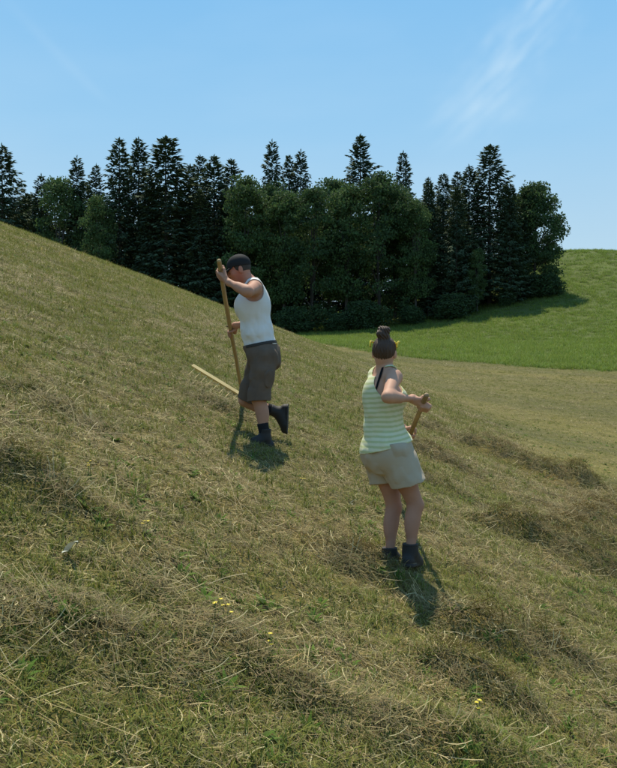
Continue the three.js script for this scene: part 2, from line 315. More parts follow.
function broadleafProto(seed, H, Rm, low, pale, full = 0) {
  const R = rngOf(seed), q = new Quads(), limbs = [], f = V3(), s = V3();
  const cols = pale ? [[.080, .138, .042], [.092, .150, .046], [.066, .118, .040], [.106, .156, .058]] : [[.056, .104, .034], [.066, .118, .038], [.047, .086, .032], [.078, .124, .046]];
  limbs.push(limb([V3(0, -0.6, 0), V3(.15, H * .2, .1), V3(-.1, H * .45, .1), V3(.1, H * .8, -.1)], H * 0.013, 0.04, 8));
  const clumps = [], nC = Math.round((70 + Rm * 14) * (1 + full * 0.7));
  for (let i = 0; i < nC; i++) {
    const v = Math.pow(R(), 0.8), y = H * (low + (0.97 - low) * v), h = (v - 0.42) / (v < 0.42 ? 0.62 : 0.60), env = Math.sqrt(Math.max(0.04, 1 - h * h));
    const az = R() * 6.283, bulge = 1 + 0.42 * (1 - full * 0.7) * pn(Math.cos(az) * 0.9 + seed, Math.sin(az) * 0.9, y * 0.22), r = Rm * env * bulge * Math.pow(R(), 0.38) * 0.92;
    clumps.push([V3(Math.cos(az) * r, y, Math.sin(az) * r), 0.55 + 0.75 * R()]);
  }
  for (let k = 0; k < 9; k++) { const c = clumps[Math.floor(R() * clumps.length)][0], y0 = Math.min(c.y * 0.6, H * (0.12 + 0.5 * R())); limbs.push(limb([V3(0, y0, 0), V3(c.x * .35, lerp(y0, c.y, .5), c.z * .35), c.clone()], H * 0.0055, 0.025, 5)); }
  for (const [c, rad] of clumps) {
    const n = Math.round(66 * rad * rad + 34), tone = 0.8 + 0.4 * R();
    for (let i = 0; i < n; i++) {
      const z = R() * 2 - 1, a = R() * 6.283, rr = rad * Math.pow(R(), 0.42), e = Math.sqrt(1 - z * z), b = V3(c.x + Math.cos(a) * e * rr * 1.15, c.y + z * rr * 0.75, c.z + Math.sin(a) * e * rr * 1.15);
      f.set(R() - 0.5, R() * 0.9 - 0.65, R() - 0.5).normalize(); s.set(R() - 0.5, (R() - 0.5) * 0.7, R() - 0.5).cross(f).normalize();
      const k = cols[Math.floor(R() * 4)], v = tone * (0.85 + 0.3 * R()); q.leaf(b, f, s, 0.22 + 0.2 * R(), 0.16 + 0.13 * R(), [k[0] * v, k[1] * v, k[2] * v]);
    }
  }
  return { trunk: mergeGeometries(limbs), crown: q.geometry(), H, bark: pale ? barkPale : barkDark, leaf: leaves };
}
const spruceKinds = [[21, 23, 4.3, .34], [22, 24, 3.9, .40], [23, 22, 4.6, .44], [24, 23, 3.7, .34], [25, 25, 4.3, .5], [26, 23, 4.0, .62], [27, 24, 4.5, .6]].map((a) => spruceProto(...a));
const broadKinds = [[31, 17, 3.9, .10, 0], [32, 18, 3.4, .22, 1], [33, 17, 4.6, .10, 0], [34, 18, 3.3, .20, 1], [35, 15, 4.2, .05, 0, 1]].map((a) => broadleafProto(...a));
const bushKinds = [[41, 4.5, 2.3, .02, 0], [42, 5, 1.9, .02, 0]].map((a) => broadleafProto(...a));
const protoThing = new Map();
function plant(name, proto, x, d, top, wide, turn, label, category, group) {
  const base = groundY(x, d) - 0.1, sc = (top - base) / proto.H;
  let t = protoThing.get(proto);
  if (t) { t = t.clone(); t.name = numbered(name); scene.add(t); t.userData = {}; }
  else { t = thing(name, 0, 0, 0); addMesh('trunk', proto.trunk, proto.bark, t); addMesh('crown', proto.crown, proto.leaf, t); protoThing.set(proto, t); }
  t.position.set(x, base, -d); t.rotation.set(0, turn, 0); t.scale.set(sc * wide, sc, sc * wide);
  return describe(t, label, category, group);
}
{
  const R = rngOf(77);
  // x, distance, elevation of the top, spread, kind, own label
  const spruces = [[-38.6, 104, 29.9, .95, 0, 'tall dark spruce at the far uphill end of the wood'], [-43.4, 104, 28.1, 1, 1], [-37.3, 108, 24.4, .8, 3], [-34.3, 106, 26.6, .8, 3], [-29.7, 106, 28.9, .72, 3], [-28.8, 112, 29.4, .7, 3],
    [-23.8, 104, 30.8, .85, 1, 'one of two tall slim spruces rising close together above the mown hillside'], [-22.0, 107, 31.6, .85, 4, 'one of two tall slim spruces rising close together above the mown hillside'], [-19.8, 103, 24.8, .85, 0], [-17.8, 103, 30.5, 1.12, 2, 'very broad tall spruce with a blunt top beside two slim spruces'], [-15.2, 106, 28.0, .85, 1], [-14.7, 112, 30.7, .75, 3],
    [-11.9, 104, 28.6, 1.0, 4], [-10.1, 108, 29.2, .9, 1], [-13.3, 101, 23.7, .9, 0], [-5.2, 118, 34.3, .68, 3, 'narrow pointed spruce top behind the pale broadleaf trees'], [-2.8, 120, 32.8, .7, 1], [-1.1, 118, 32.9, .7, 0],
    [7.5, 120, 35.7, .95, 4, 'broad ragged spruce top standing alone above round broadleaf crowns'], [13.3, 116, 32.2, .72, 3, 'slim spire of a spruce between broadleaf crowns'], [15.7, 108, 26.8, .75, 1], [17.3, 106, 26.8, .8, 0], [20.2, 112, 28.5, .9, 1], [20.4, 105, 27.6, .85, 4], [22.8, 104, 29.8, 1.05, 2, 'tallest spruce next to the rounded tree at the meadow end'], [25.8, 108, 25.9, .8, 1], [18.2, 101.5, 24.2, .85, 3], [24.9, 102, 24.6, .85, 0], [15.0, 103, 25.2, .8, 4], [26.9, 103.5, 22.5, .8, 1]];
  spruces.forEach(([x, d, top, w, k, own], i) => plant('spruce_tree', spruceKinds[(k + (i % 3 === 2 ? 3 : 0)) % 7], x, d, top, w * 1.12, R() * 6.283, own ?? 'dark green spruce with pointed top in the front of the wood', 'tree', 'spruces along the front of the wood'));
  const back = [[-55.9, 132, 27.9], [-51.7, 131, 28.2], [-46.7, 128, 28.2], [-42, 125, 28.3], [-40.2, 131, 25.2], [-35.3, 127, 27.8], [-31.8, 128, 24.6], [-28.7, 131, 25.2], [-24.9, 131, 26.1], [-20.1, 125, 28.6], [-17.1, 130, 29.6], [-13.6, 132, 29.8], [-9.7, 132, 26], [-5.5, 125, 26.4], [-2, 130, 29.4], [1.8, 132, 27.9], [5.6, 130, 27.8], [9, 124, 24.2], [12.7, 125, 25.7], [16.7, 128, 28], [21.1, 132, 29.7], [24.2, 128, 28], [27.9, 128, 27.0], [31.1, 130, 26.5]];
  for (let i = 0; i < 15; i++) back.push([-46 + i * 2.75 + R() * 1.4, 113 + R() * 6, 23.5 + R() * 4.5]);
  for (let i = 0; i < 9; i++) back.push([-4 + i * 4 + R() * 2, 114 + R() * 5, 22 + R() * 3.5]);
  back.forEach(([x, d, top], i) => plant('spruce_tree', spruceKinds[i % 7], x, d, top, 1.25, R() * 6.283, 'dark spruce in the deep shade behind the front trees of the wood', 'tree', 'spruces deep inside the wood'));
  const broad = [[-31.4, 104, 25.9, .8, 3], [-25.6, 101, 23.1, .72, 1, 'pale green slender broadleaf tree among dark spruces above the hillside'], [-7.8, 101, 25.4, .95, 1, 'light green broadleaf tree behind the man in the cap'], [-5.3, 105, 25.6, .95, 0], [-2.9, 101, 23.7, .85, 3], [.4, 100, 24, .95, 0], [2.8, 106, 26.3, .95, 1], [4.7, 101, 24.3, .95, 3], [8.6, 102, 26.1, 1.0, 2, 'wide rounded broadleaf tree below the lone ragged spruce top'],
    [11.1, 106, 25.4, .9, 0], [13.1, 101, 22.5, .8, 3], [28.9, 105, 25.3, .95, 4, 'big dome shaped dark tree closing the wood towards the green meadow'], [27.4, 109, 24.8, .85, 0], [20.6, 100.5, 16.5, .75, 3], [31.0, 108, 19.2, .7, 0]];
  for (const [x, d, top, w, k, own] of broad) plant('broadleaf_tree', broadKinds[k], x, d, top, w, R() * 6.283, own ?? 'green broadleaf tree with uneven crown at the edge of the wood', 'tree', 'broadleaf trees along the wood edge');
  const bushes = [[-1.5, 98.5, 8.9], [3.4, 98, 8.2], [6.6, 99, 9.6], [12.4, 99.5, 9.2], [17.6, 100, 10.6], [24.4, 101.5, 11.6], [29.6, 103.6, 13.4]];
  bushes.forEach(([x, d, top], i) => plant('shrub', bushKinds[i % 2], x, d, top, 1 + R() * 0.8, R() * 6.283, 'low leafy shrub in the shade at the foot of the wood', 'shrub', 'shrubs along the foot of the wood'));
}

// ------------------------------------------------------------------ bodies and clothes: distance fields meshed into one surface
const sub3 = (a, b) => [a[0] - b[0], a[1] - b[1], a[2] - b[2]], add3 = (a, b, k = 1) => [a[0] + b[0] * k, a[1] + b[1] * k, a[2] + b[2] * k];
const dot3 = (a, b) => a[0] * b[0] + a[1] * b[1] + a[2] * b[2], len3 = (a) => Math.hypot(a[0], a[1], a[2]), nrm3 = (a) => { const l = len3(a) || 1; return [a[0] / l, a[1] / l, a[2] / l]; };
const cross3 = (a, b) => [a[1] * b[2] - a[2] * b[1], a[2] * b[0] - a[0] * b[2], a[0] * b[1] - a[1] * b[0]], mix3 = (a, b, t) => [lerp(a[0], b[0], t), lerp(a[1], b[1], t), lerp(a[2], b[2], t)];
const smin = (a, b, k) => { const h = Math.max(k - Math.abs(a - b), 0) / k; return Math.min(a, b) - h * h * k * 0.25; };
function cone(a, b, ra, rb) {
  const ab = sub3(b, a), l2 = dot3(ab, ab) || 1e-9;
  return (p) => { const x = p[0] - a[0], y = p[1] - a[1], z = p[2] - a[2]; let t = (x * ab[0] + y * ab[1] + z * ab[2]) / l2; t = t < 0 ? 0 : t > 1 ? 1 : t; return Math.hypot(x - ab[0] * t, y - ab[1] * t, z - ab[2] * t) - (ra + (rb - ra) * t); };
}
function egg(c, [X, Y, Z], [rx, ry, rz]) {
  return (p) => { const q = sub3(p, c), u = dot3(q, X), v = dot3(q, Y), w = dot3(q, Z), k0 = Math.hypot(u / rx, v / ry, w / rz), k1 = Math.hypot(u / (rx * rx), v / (ry * ry), w / (rz * rz)); return k1 < 1e-9 ? -Math.min(rx, ry, rz) : k0 * (k0 - 1) / k1; };
}
const blend = (list, k) => (p) => { let d = 1e3; for (const f of list) d = smin(d, f(p), k); return d; };
const below = (c, n) => { const m = nrm3(n); return (p) => dot3(sub3(p, c), m); };
function frame(up, fwd) { const U = nrm3(up), L0 = cross3(nrm3(fwd), U), L = nrm3(L0); return [L, U, nrm3(cross3(U, L))]; }   // [right, up, forward]
function meshField(f, lo, hi, h, colour) {
  const nx = Math.ceil((hi[0] - lo[0]) / h) + 2, ny = Math.ceil((hi[1] - lo[1]) / h) + 2, nz = Math.ceil((hi[2] - lo[2]) / h) + 2, F = new Float32Array(nx * ny * nz), B = 6, id = (i, j, k) => (k * ny + j) * nx + i;
  const P = (i, j, k) => [lo[0] + i * h, lo[1] + j * h, lo[2] + k * h];
  for (let k0 = 0; k0 < nz; k0 += B) for (let j0 = 0; j0 < ny; j0 += B) for (let i0 = 0; i0 < nx; i0 += B) {
    const c = f(P(i0 + B / 2 - .5, j0 + B / 2 - .5, k0 + B / 2 - .5)), skip = Math.abs(c) > h * B * 0.87 * 1.7 + 0.02;
    for (let k = k0; k < Math.min(nz, k0 + B); k++) for (let j = j0; j < Math.min(ny, j0 + B); j++) for (let i = i0; i < Math.min(nx, i0 + B); i++) F[id(i, j, k)] = skip ? c : f(P(i, j, k));
  }
  const vid = new Int32Array(nx * ny * nz).fill(-1), pos = [], idx = [];
  for (let k = 0; k < nz - 1; k++) for (let j = 0; j < ny - 1; j++) for (let i = 0; i < nx - 1; i++) {
    let n = 0, sx = 0, sy = 0, sz = 0; const v = [];
    for (let c = 0; c < 8; c++) v.push(F[id(i + (c & 1), j + (c >> 1 & 1), k + (c >> 2))]);
    let neg = 0; for (const q of v) if (q < 0) neg++;
    if (!neg || neg === 8) continue;
    for (let a = 0; a < 8; a++) for (const bit of [1, 2, 4]) if (!(a & bit)) { const b = a | bit; if ((v[a] < 0) !== (v[b] < 0)) { const t = v[a] / (v[a] - v[b]); sx += lerp(a & 1, b & 1, t); sy += lerp(a >> 1 & 1, b >> 1 & 1, t); sz += lerp(a >> 2, b >> 2, t); n++; } }
    vid[id(i, j, k)] = pos.length / 3; pos.push(lo[0] + (i + sx / n) * h, lo[1] + (j + sy / n) * h, lo[2] + (k + sz / n) * h);
  }
  const quad = (a, b, c, d, flip) => { if (a < 0 || b < 0 || c < 0 || d < 0) return; flip ? idx.push(a, c, b, a, d, c) : idx.push(a, b, c, a, c, d); };
  for (let k = 1; k < nz - 1; k++) for (let j = 1; j < ny - 1; j++) for (let i = 1; i < nx - 1; i++) {
    const s = F[id(i, j, k)] < 0;
    if (s !== (F[id(i + 1, j, k)] < 0)) quad(vid[id(i, j - 1, k - 1)], vid[id(i, j, k - 1)], vid[id(i, j, k)], vid[id(i, j - 1, k)], !s);
    if (s !== (F[id(i, j + 1, k)] < 0)) quad(vid[id(i - 1, j, k - 1)], vid[id(i - 1, j, k)], vid[id(i, j, k)], vid[id(i, j, k - 1)], !s);
    if (s !== (F[id(i, j, k + 1)] < 0)) quad(vid[id(i - 1, j - 1, k)], vid[id(i, j - 1, k)], vid[id(i, j, k)], vid[id(i - 1, j, k)], !s);
  }
  const nor = [], col = [], uv = [], e = h * 0.6;
  for (let i = 0; i < pos.length; i += 3) {
    const p = [pos[i], pos[i + 1], pos[i + 2]];
    const n = nrm3([f([p[0] + e, p[1], p[2]]) - f([p[0] - e, p[1], p[2]]), f([p[0], p[1] + e, p[2]]) - f([p[0], p[1] - e, p[2]]), f([p[0], p[1], p[2] + e]) - f([p[0], p[1], p[2] - e])]);
    nor.push(...n); col.push(...colour(p, n)); uv.push(p[0] + p[2], p[1]);
  }
  const g = new THREE.BufferGeometry();
  g.setAttribute('position', new THREE.Float32BufferAttribute(pos, 3)); g.setAttribute('normal', new THREE.Float32BufferAttribute(nor, 3)); g.setAttribute('color', new THREE.Float32BufferAttribute(col, 3)); g.setAttribute('uv', new THREE.Float32BufferAttribute(uv, 2)); g.setIndex(idx); return g;
}
// a fist closed round a pole: C on the pole's axis, u along it (towards the thumb), m from the pole to the palm
function fist(C, u, mDir, wrist, rp, hand) {
  u = nrm3(u); let m = sub3(mDir, [u[0] * dot3(mDir, u), u[1] * dot3(mDir, u), u[2] * dot3(mDir, u)]); m = nrm3(m); let w = cross3(u, m); if (hand < 0) w = w.map((x) => -x);
  const at = (off, deg, r) => { const a = deg * Math.PI / 180; return add3(add3(add3(C, u, off), m, Math.cos(a) * r), w, Math.sin(a) * r); };
  const parts = [], rf = [.0092, .0098, .0094, .0082], L = [1, 1.06, 1, .86];
  for (let k = 0; k < 4; k++) {
    const off = 0.033 - k * 0.0215, R = rp + rf[k] + .001, kn = at(off, 42, R + .016), a = at(off, 100, R + .003), b = at(off, 100 + 66 * L[k], R), c = at(off, 100 + 118 * L[k], R);
    parts.push(blend([cone(kn, a, rf[k] + .001, rf[k]), cone(a, b, rf[k], rf[k] * .92), cone(b, c, rf[k] * .92, rf[k] * .78), cone(wrist, kn, .017, .0115)], .006));
  }
  const palm = blend([cone(wrist, at(.022, 20, rp + .022), .024, .020), cone(wrist, at(-.022, 20, rp + .022), .023, .018)], .03);
  const t0 = add3(mix3(wrist, C, .35), u, .028), t1 = at(.052, -40, rp + .016), t2 = at(.056, -105, rp + .012), t3 = at(.046, -150, rp + .011);
  const thumb = blend([cone(t0, t1, .016, .0125), cone(t1, t2, .0125, .011), cone(t2, t3, .011, .0088)], .008);
  const fingers = (p) => Math.min(parts[0](p), parts[1](p), parts[2](p), parts[3](p));
  return (p) => smin(smin(palm(p), fingers(p), .008), thumb(p), .010);
}
function headField(c, up, fwd, s = 1) {
  const E = frame(up, fwd), at = (x, y, z) => add3(add3(add3(c, E[0], x * s), E[1], y * s), E[2], z * s), S = (...r) => r.map((q) => q * s);
  const skull = egg(at(0, .028, -.012), E, S(.077, .092, .097)), face = egg(at(0, -.03, .025), E, S(.062, .086, .070)), jaw = cone(at(0, -.075, .045), at(0, -.088, .066), .034 * s, .024 * s);
  const cheeks = [-1, 1].map((k) => egg(at(k * .036, -.022, .062), E, S(.026, .024, .022))), brow = cone(at(-.036, .022, .080), at(.036, .022, .080), .013 * s, .013 * s);
  const nose = blend([cone(at(0, .012, .090), at(0, -.026, .112), .009 * s, .0125 * s), egg(at(-.012, -.028, .100), E, S(.009, .008, .011)), egg(at(.012, -.028, .100), E, S(.009, .008, .011))], .008 * s);
  const lips = [cone(at(-.02, -.055, .086), at(.02, -.055, .086), .0075 * s, .0075 * s), cone(at(-.016, -.065, .085), at(.016, -.065, .085), .008 * s, .008 * s)];
  const eyes = [-1, 1].map((k) => egg(at(k * .031, .002, .076), E, S(.0125, .0115, .0125))), pits = [-1, 1].map((k) => egg(at(k * .031, .003, .092), E, S(.019, .012, .015)));
  const ears = [-1, 1].map((k) => { const E2 = frame(add3(E[1], E[2], -.2), add3(E[2], E[0], k * .35)); return egg(at(k * .080, -.005, -.012), E2, S(.010, .033, .020)); });
  const bulk = blend([skull, face, jaw, ...cheeks, brow], .03 * s);
  const f = (p) => { let d = bulk(p); d = smin(d, nose(p), .012 * s); for (const l of lips) d = smin(d, l(p), .006 * s); for (const q of pits) d = -smin(-d, q(p), .010 * s); for (const e of eyes) d = Math.min(d, e(p)); for (const e of ears) d = smin(d, e(p), .008 * s); return d; };
  f.at = at; f.E = E; f.skull = skull; f.local = (p) => { const q = sub3(p, c); return [dot3(q, E[0]) / s, dot3(q, E[1]) / s, dot3(q, E[2]) / s]; };
  return f;
}
const join = (...g) => mergeGeometries(g);
const bounds = (pts, m) => [[0, 1, 2].map((i) => Math.min(...pts.map((p) => p[i])) - m), [0, 1, 2].map((i) => Math.max(...pts.map((p) => p[i])) + m)];
const skinMat = new THREE.MeshPhysicalMaterial({ vertexColors: true, roughness: 0.62, specularIntensity: 0.4 });
const clothMat = (rough = 0.95) => new THREE.MeshPhysicalMaterial({ vertexColors: true, roughness: rough, specularIntensity: 0.3, sheen: 0.3, sheenRoughness: 0.6 });
const fold = (p, f, a, s) => a * (pn(p[0] * f + s, p[1] * f * 0.55, p[2] * f) + 0.5 * pn(p[0] * f * 2.1, p[1] * f * 1.3 + s, p[2] * f * 2.1));
const drape = (p, f, a, s) => { const k = p[1] * f * .9 + p[0] * f * .35 + 1.6 * pn(p[0] * 5 + s, p[1] * 4, p[2] * 5); return a * Math.pow(Math.abs(Math.sin(k)), 3) * (0.5 + pn(p[0] * 6, p[1] * 6 + s, p[2] * 6)); };
const even = (c, v = 0.12) => (p) => { const k = 1 + v * fbm(p[0] * 9, p[1] * 9, p[2] * 9, 3); return [c[0] * k, c[1] * k, c[2] * k]; };
function bootField(ankle, toeDir, solDown, s, shaftDir, long = 1, shaft = .085) {
  const T = nrm3(toeDir).map((x) => x * long), Dn = nrm3(solDown), heel = add3(add3(ankle, T, -.045 * s), Dn, .055 * s), ball = add3(add3(ankle, T, .12 * s), Dn, .066 * s), tip = add3(add3(ankle, T, .175 * s), Dn, .066 * s);
  const instep = add3(add3(ankle, T, .055 * s), Dn, .03 * s), sole = below(add3(ankle, Dn, .088 * s), Dn), cuff = add3(ankle, shaftDir, shaft * s);
  const body = blend([cone(heel, ball, .043 * s, .044 * s), cone(ball, tip, .044 * s, .036 * s), cone(ankle, instep, .048 * s, .045 * s), cone(instep, ball, .045 * s, .042 * s), cone(ankle, cuff, .047 * s, .053 * s)], .03 * s);
  const welt = blend([cone(add3(heel, Dn, .028 * s), add3(ball, Dn, .020 * s), .047 * s, .050 * s), cone(add3(ball, Dn, .020 * s), add3(tip, Dn, .018 * s), .050 * s, .042 * s)], .02);
  const slab = below(add3(ankle, Dn, .068 * s), Dn.map((x) => -x));
  const top = below(cuff, shaftDir), lace = cone(add3(instep, Dn, -.04 * s), add3(ankle, T, .05 * s), .012 * s, .012 * s);
  const f = (p) => { const w = Math.max(welt(p), slab(p)); return Math.max(smin(smin(body(p), w, .004), lace(p), .01), sole(p), top(p)); };
  f.pts = [heel, ball, tip, cuff, ankle]; return f;
}
function bootColour(R) { return (p) => { const k = 0.8 + 0.7 * Math.max(0, fbm(p[0] * 40, p[1] * 40, p[2] * 40)); return [R[0] * k, R[1] * k, R[2] * k]; }; }

// ---- a wooden hay rake: straight handle, toothed cross bar
const woodTones = [[.40, .27, .12], [.52, .40, .20]];
function woodColour(g, base, axis, seed) {
  const p = g.attributes.position, c = []; for (let i = 0; i < p.count; i++) { const t = axis === 'y' ? p.getY(i) : p.getX(i), k = 1 + 0.35 * fbm(t * 4 + seed, p.getZ(i) * 90, p.getX(i) * (axis === 'y' ? 90 : 0), 3); c.push(base[0] * k, base[1] * k, base[2] * k); }
  g.setAttribute('color', new THREE.Float32BufferAttribute(c, 3)); g.deleteAttribute('uv'); return g;
}
const woodMat = new THREE.MeshStandardMaterial({ vertexColors: true, roughness: 0.7 });
function rake(top, end, r0, r1, barA, barB, handleTone, barTone, toothDir, nTeeth, label, peg) {
  // all points in world coordinates; the group stands at the cross bar
  const t = thing('hay_rake', ...end), L = (p) => V3(...sub3(p, end)), a = L(top), n = 26;
  const path = []; for (let i = 0; i <= n; i++) { const q = i / n; path.push(a.clone().multiplyScalar(1 - q).add(V3(fbm(q * 3, 1, handleTone[0]) * .012, fbm(q * 3, 4) * .012, 0))); }
  const hg = limb(path, r0, r1, 10); const capA = new THREE.SphereGeometry(r0, 10, 6); capA.translate(path[0].x, path[0].y, path[0].z); capA.deleteAttribute('uv');
  addMesh('handle', woodColour(join(hg, capA), handleTone, 'y', 3), woodMat, t);
  const A = L(barA), B = L(barB), X = B.clone().sub(A), len = X.length(); X.normalize();
  const Yd = V3(...toothDir).negate(); Yd.addScaledVector(X, -Yd.dot(X)).normalize(); const Z = V3().crossVectors(X, Yd), M = new THREE.Matrix4().makeBasis(X, Yd, Z);
  const shape = new THREE.Shape(); const hw = .013, hh = .013; shape.moveTo(-hw, -hh); shape.lineTo(hw, -hh); shape.lineTo(hw, hh); shape.lineTo(-hw, hh); shape.closePath();
  const bar = new THREE.ExtrudeGeometry(shape, { depth: len, bevelEnabled: true, bevelSize: .004, bevelThickness: .004, bevelSegments: 2, steps: 30 }); bar.rotateY(Math.PI / 2); woodColour(bar, barTone, 'x', 9);
  bar.applyMatrix4(M); bar.translate(A.x, A.y, A.z); addMesh('head_bar', bar, woodMat, t);
  for (let i = 0; i < nTeeth; i++) { const g = new THREE.CylinderGeometry(.0065, .0035, .115, 7); woodColour(g, barTone, 'y', i); g.translate(0, -.066, 0); const m = addMesh('tooth', g, woodMat, t); m.position.copy(A).addScaledVector(X, len * (i + .5) / nTeeth); m.quaternion.setFromRotationMatrix(M); }
  if (peg) { const pg = new THREE.CylinderGeometry(.008, .008, .085, 8); woodColour(pg, [.16, .11, .06], 'y', 2); const pm = addMesh('peg', pg, woodMat, t); pm.position.copy(a).multiplyScalar(peg); pm.rotation.z = 1.25; pm.rotation.y = .2; }
  const sock = new THREE.CylinderGeometry(.024, .03, .09, 10); woodColour(sock, handleTone, 'y', 5); const sm = addMesh('socket', sock, woodMat, t); sm.quaternion.setFromUnitVectors(_up, a.clone().normalize()); sm.position.copy(a.clone().normalize().multiplyScalar(.035));
  return describe(t, label, 'rake');
}

// ---- the man: seen from his left, leaning on his rake, uphill to the left
{
  const bx = -0.40, bd = 7.575, by = coarse(bx, bd) + .0, O = [bx, by, -bd];
  const J = { head: [-.236, 1.572, .0], neck: [-.125, 1.44, 0], shL: [-.085, 1.392, .175], shR: [-.12, 1.40, -.175], elL: [-.125, 1.335, .43], wrL: [-.300, 1.425, .315], hip: [-.022, .80, 0], hipL: [-.010, .78, .10], hipR: [-.035, .785, -.10], knL: [-.055, .39, .12], anL: [.005, .055, .12], knR: [-.195, .375, -.13], anR: [.118, .252, -.20], chest: [-.105, 1.215, 0], belly: [-.072, 1.0, 0] };
  const top = [-.388, 1.613, .33], end = [-.286, .362, -1.05], u = nrm3(sub3(top, end)), on = (t) => mix3(top, end, t);
  const hL = on(.075), hR = on(.485); J.wrR = add3(hR, [.035, .075, .045]); J.elR = [-.16, 1.10, -.335];
  const FW = [-1, -.06, -.12], UP = sub3(J.chest, J.hip), T = frame(UP, FW), H = headField(J.head, [-.30, 1, .02], [-1, -.34, .06], 1.02);
  const torso = [egg(J.chest, T, [.168, .20, .135]), egg(J.belly, T, [.160, .17, .142]), egg(add3(J.hip, T[1], .03), T, [.168, .13, .138]), cone(J.shL, J.shR, .062, .062), cone(add3(J.shL, [.0, .01, -.06]), J.neck, .05, .058), cone(add3(J.shR, [0, .01, .06]), J.neck, .05, .058),
    egg(add3(add3(J.chest, T[2], .07), T[1], .04), T, [.13, .09, .085]), egg(add3(add3(J.chest, T[2], -.075), T[1], .07), T, [.14, .12, .07])];
  const torsoF = blend(torso, .055);
  const limbs = [cone(J.shL, J.elL, .060, .045), cone(J.elL, J.wrL, .046, .028), cone(mix3(J.elL, J.wrL, .12), mix3(J.elL, J.wrL, .5), .047, .040), cone(J.shR, J.elR, .060, .045), cone(J.elR, J.wrR, .046, .029)];
  const legs = [cone(J.hipL, J.knL, .092, .060), cone(J.knL, J.anL, .056, .038), egg(add3(mix3(J.knL, J.anL, .3), [.025, 0, 0]), frame(sub3(J.knL, J.anL), [-1, 0, 0]), [.05, .12, .052]), cone(J.hipR, J.knR, .092, .060), cone(J.knR, J.anR, .056, .038), egg(add3(mix3(J.knR, J.anR, .3), [-.0, -.022, 0]), frame(sub3(J.knR, J.anR), [0, 1, 0]), [.05, .12, .05])];
  const neckF = cone(J.neck, add3(J.head, [.045, -.045, 0]), .062, .060);
  const fistL = fist(hL, u, sub3(J.wrL, hL), J.wrL, .021, -1), fistR = fist(hR, u, sub3(J.wrR, hR), J.wrR, .021, 1);
  const stump = [cone(mix3(J.wrL, hL, 0), mix3(J.wrL, hL, .3), .027, .022), cone(J.wrR, mix3(J.wrR, hR, .3), .027, .022)];
  const bodyF = blend([torsoF, ...limbs, ...legs, neckF, ...stump], .028);
  const skin = [.45, .235, .155], red = [.42, .14, .09];
  const skinCol = (p) => { const h = H.local(p), f = clamp(1.2 - len3(h) * 6) , k = 1 + 0.16 * fbm(p[0] * 14, p[1] * 14, p[2] * 14, 3); let c = mix3(skin, red, f * sstep(-.06, .02, h[2]) + .35 * sstep(.2, .1, len3(sub3(p, J.neck)))); for (const s of [-1, 1]) { const e = Math.hypot(h[0] - s * .031, h[1] - .002, h[2] - .086); if (e < .011) c = e < .005 ? [.02, .015, .01] : [.55, .5, .47]; } if (h[2] > .07 && h[1] > -.071 && h[1] < -.049 && Math.abs(h[0]) < .024) c = [.36, .12, .10]; return c.map((x) => x * k); };
  const t = thing('person', ...O);
  const all = Object.values(J), [lo, hi] = bounds(all, .16); lo[1] = -.05;
  const headBox = bounds([J.head], .16);
  addMesh('body', join(meshField(bodyF, lo, hi, .0095, skinCol), meshField((p) => smin(H(p), neckF(p), .03), headBox[0], headBox[1], .0042, skinCol), meshField(fistL, ...bounds([hL, J.wrL], .085), .0032, skinCol), meshField(fistR, ...bounds([hR, J.wrR], .085), .0032, skinCol)), skinMat, t);
  // ribbed sleeveless shirt
  const holeL = cone(add3(J.shL, [-.01, -.015, .01]), add3(J.shL, [-.03, -.03, .3]), .108, .12), holeR = cone(add3(J.shR, [-.01, -.015, -.01]), add3(J.shR, [-.03, -.03, -.3]), .092, .10), collar = cone(add3(J.neck, [-.015, .02, 0]), add3(J.neck, [-.16, .02, 0]), .085, .085), hem = below(add3(J.hip, T[1], .068), T[1].map((x) => -x));
  const shirt = (p) => { const d = torsoF(p) - .013 + Math.min(.007, fold(p, 11, .014, 3) * sstep(1.32, 1.0, p[1]) + drape(p, 22, .012, 4) * sstep(1.25, .95, p[1])); return Math.max(d, -smin(holeL(p), 1, .01), -holeR(p), -collar(p), hem(p), -(torsoF(p) + .012)); };
  addMesh('sleeveless_shirt', meshField(shirt, [-.34, .72, -.3], [.2, 1.5, .3], .0062, even([.74, .72, .68], .05)), clothMat(), t);
  // knee-length work shorts
  const hemAt = (h, k, s) => add3(k, nrm3(sub3(h, k)), s), pel0 = blend([egg(add3(J.hip, T[1], -.02), T, [.176, .15, .148]), egg(add3(add3(J.hip, T[2], -.05), [0, -.06, 0]), T, [.165, .12, .115])], .04), pel = (p) => smin(pel0(p), Math.max(torsoF(p) - .020, .72 - p[1]), .03);
  const lgL = cone(add3(J.hipL, [0, .0, .005]), add3(J.knL, [.005, -.04, 0]), .118, .108), lgR = cone(add3(J.hipR, [0, 0, -.005]), add3(J.knR, [.01, -.05, 0]), .118, .100);
  const inL = cone(mix3(J.hipL, J.knL, .88), add3(J.knL, [.005, -.1, 0]), .070, .084), inR = cone(mix3(J.hipR, J.knR, .92), add3(J.knR, [.01, -.1, 0]), .066, .08);
  const cutL = below([-.05, .375, .12], [.05, -1, .02]), cutR = below(add3(J.knR, [.01, -.005, 0]), sub3(J.knR, J.hipR)), waistCut = below(add3(J.hip, T[1], .108), T[1]);
  const pocket = egg([.055, .57, .205], frame([.08, 1, 0], [-1, 0, 0]), [.03, .085, .07]);
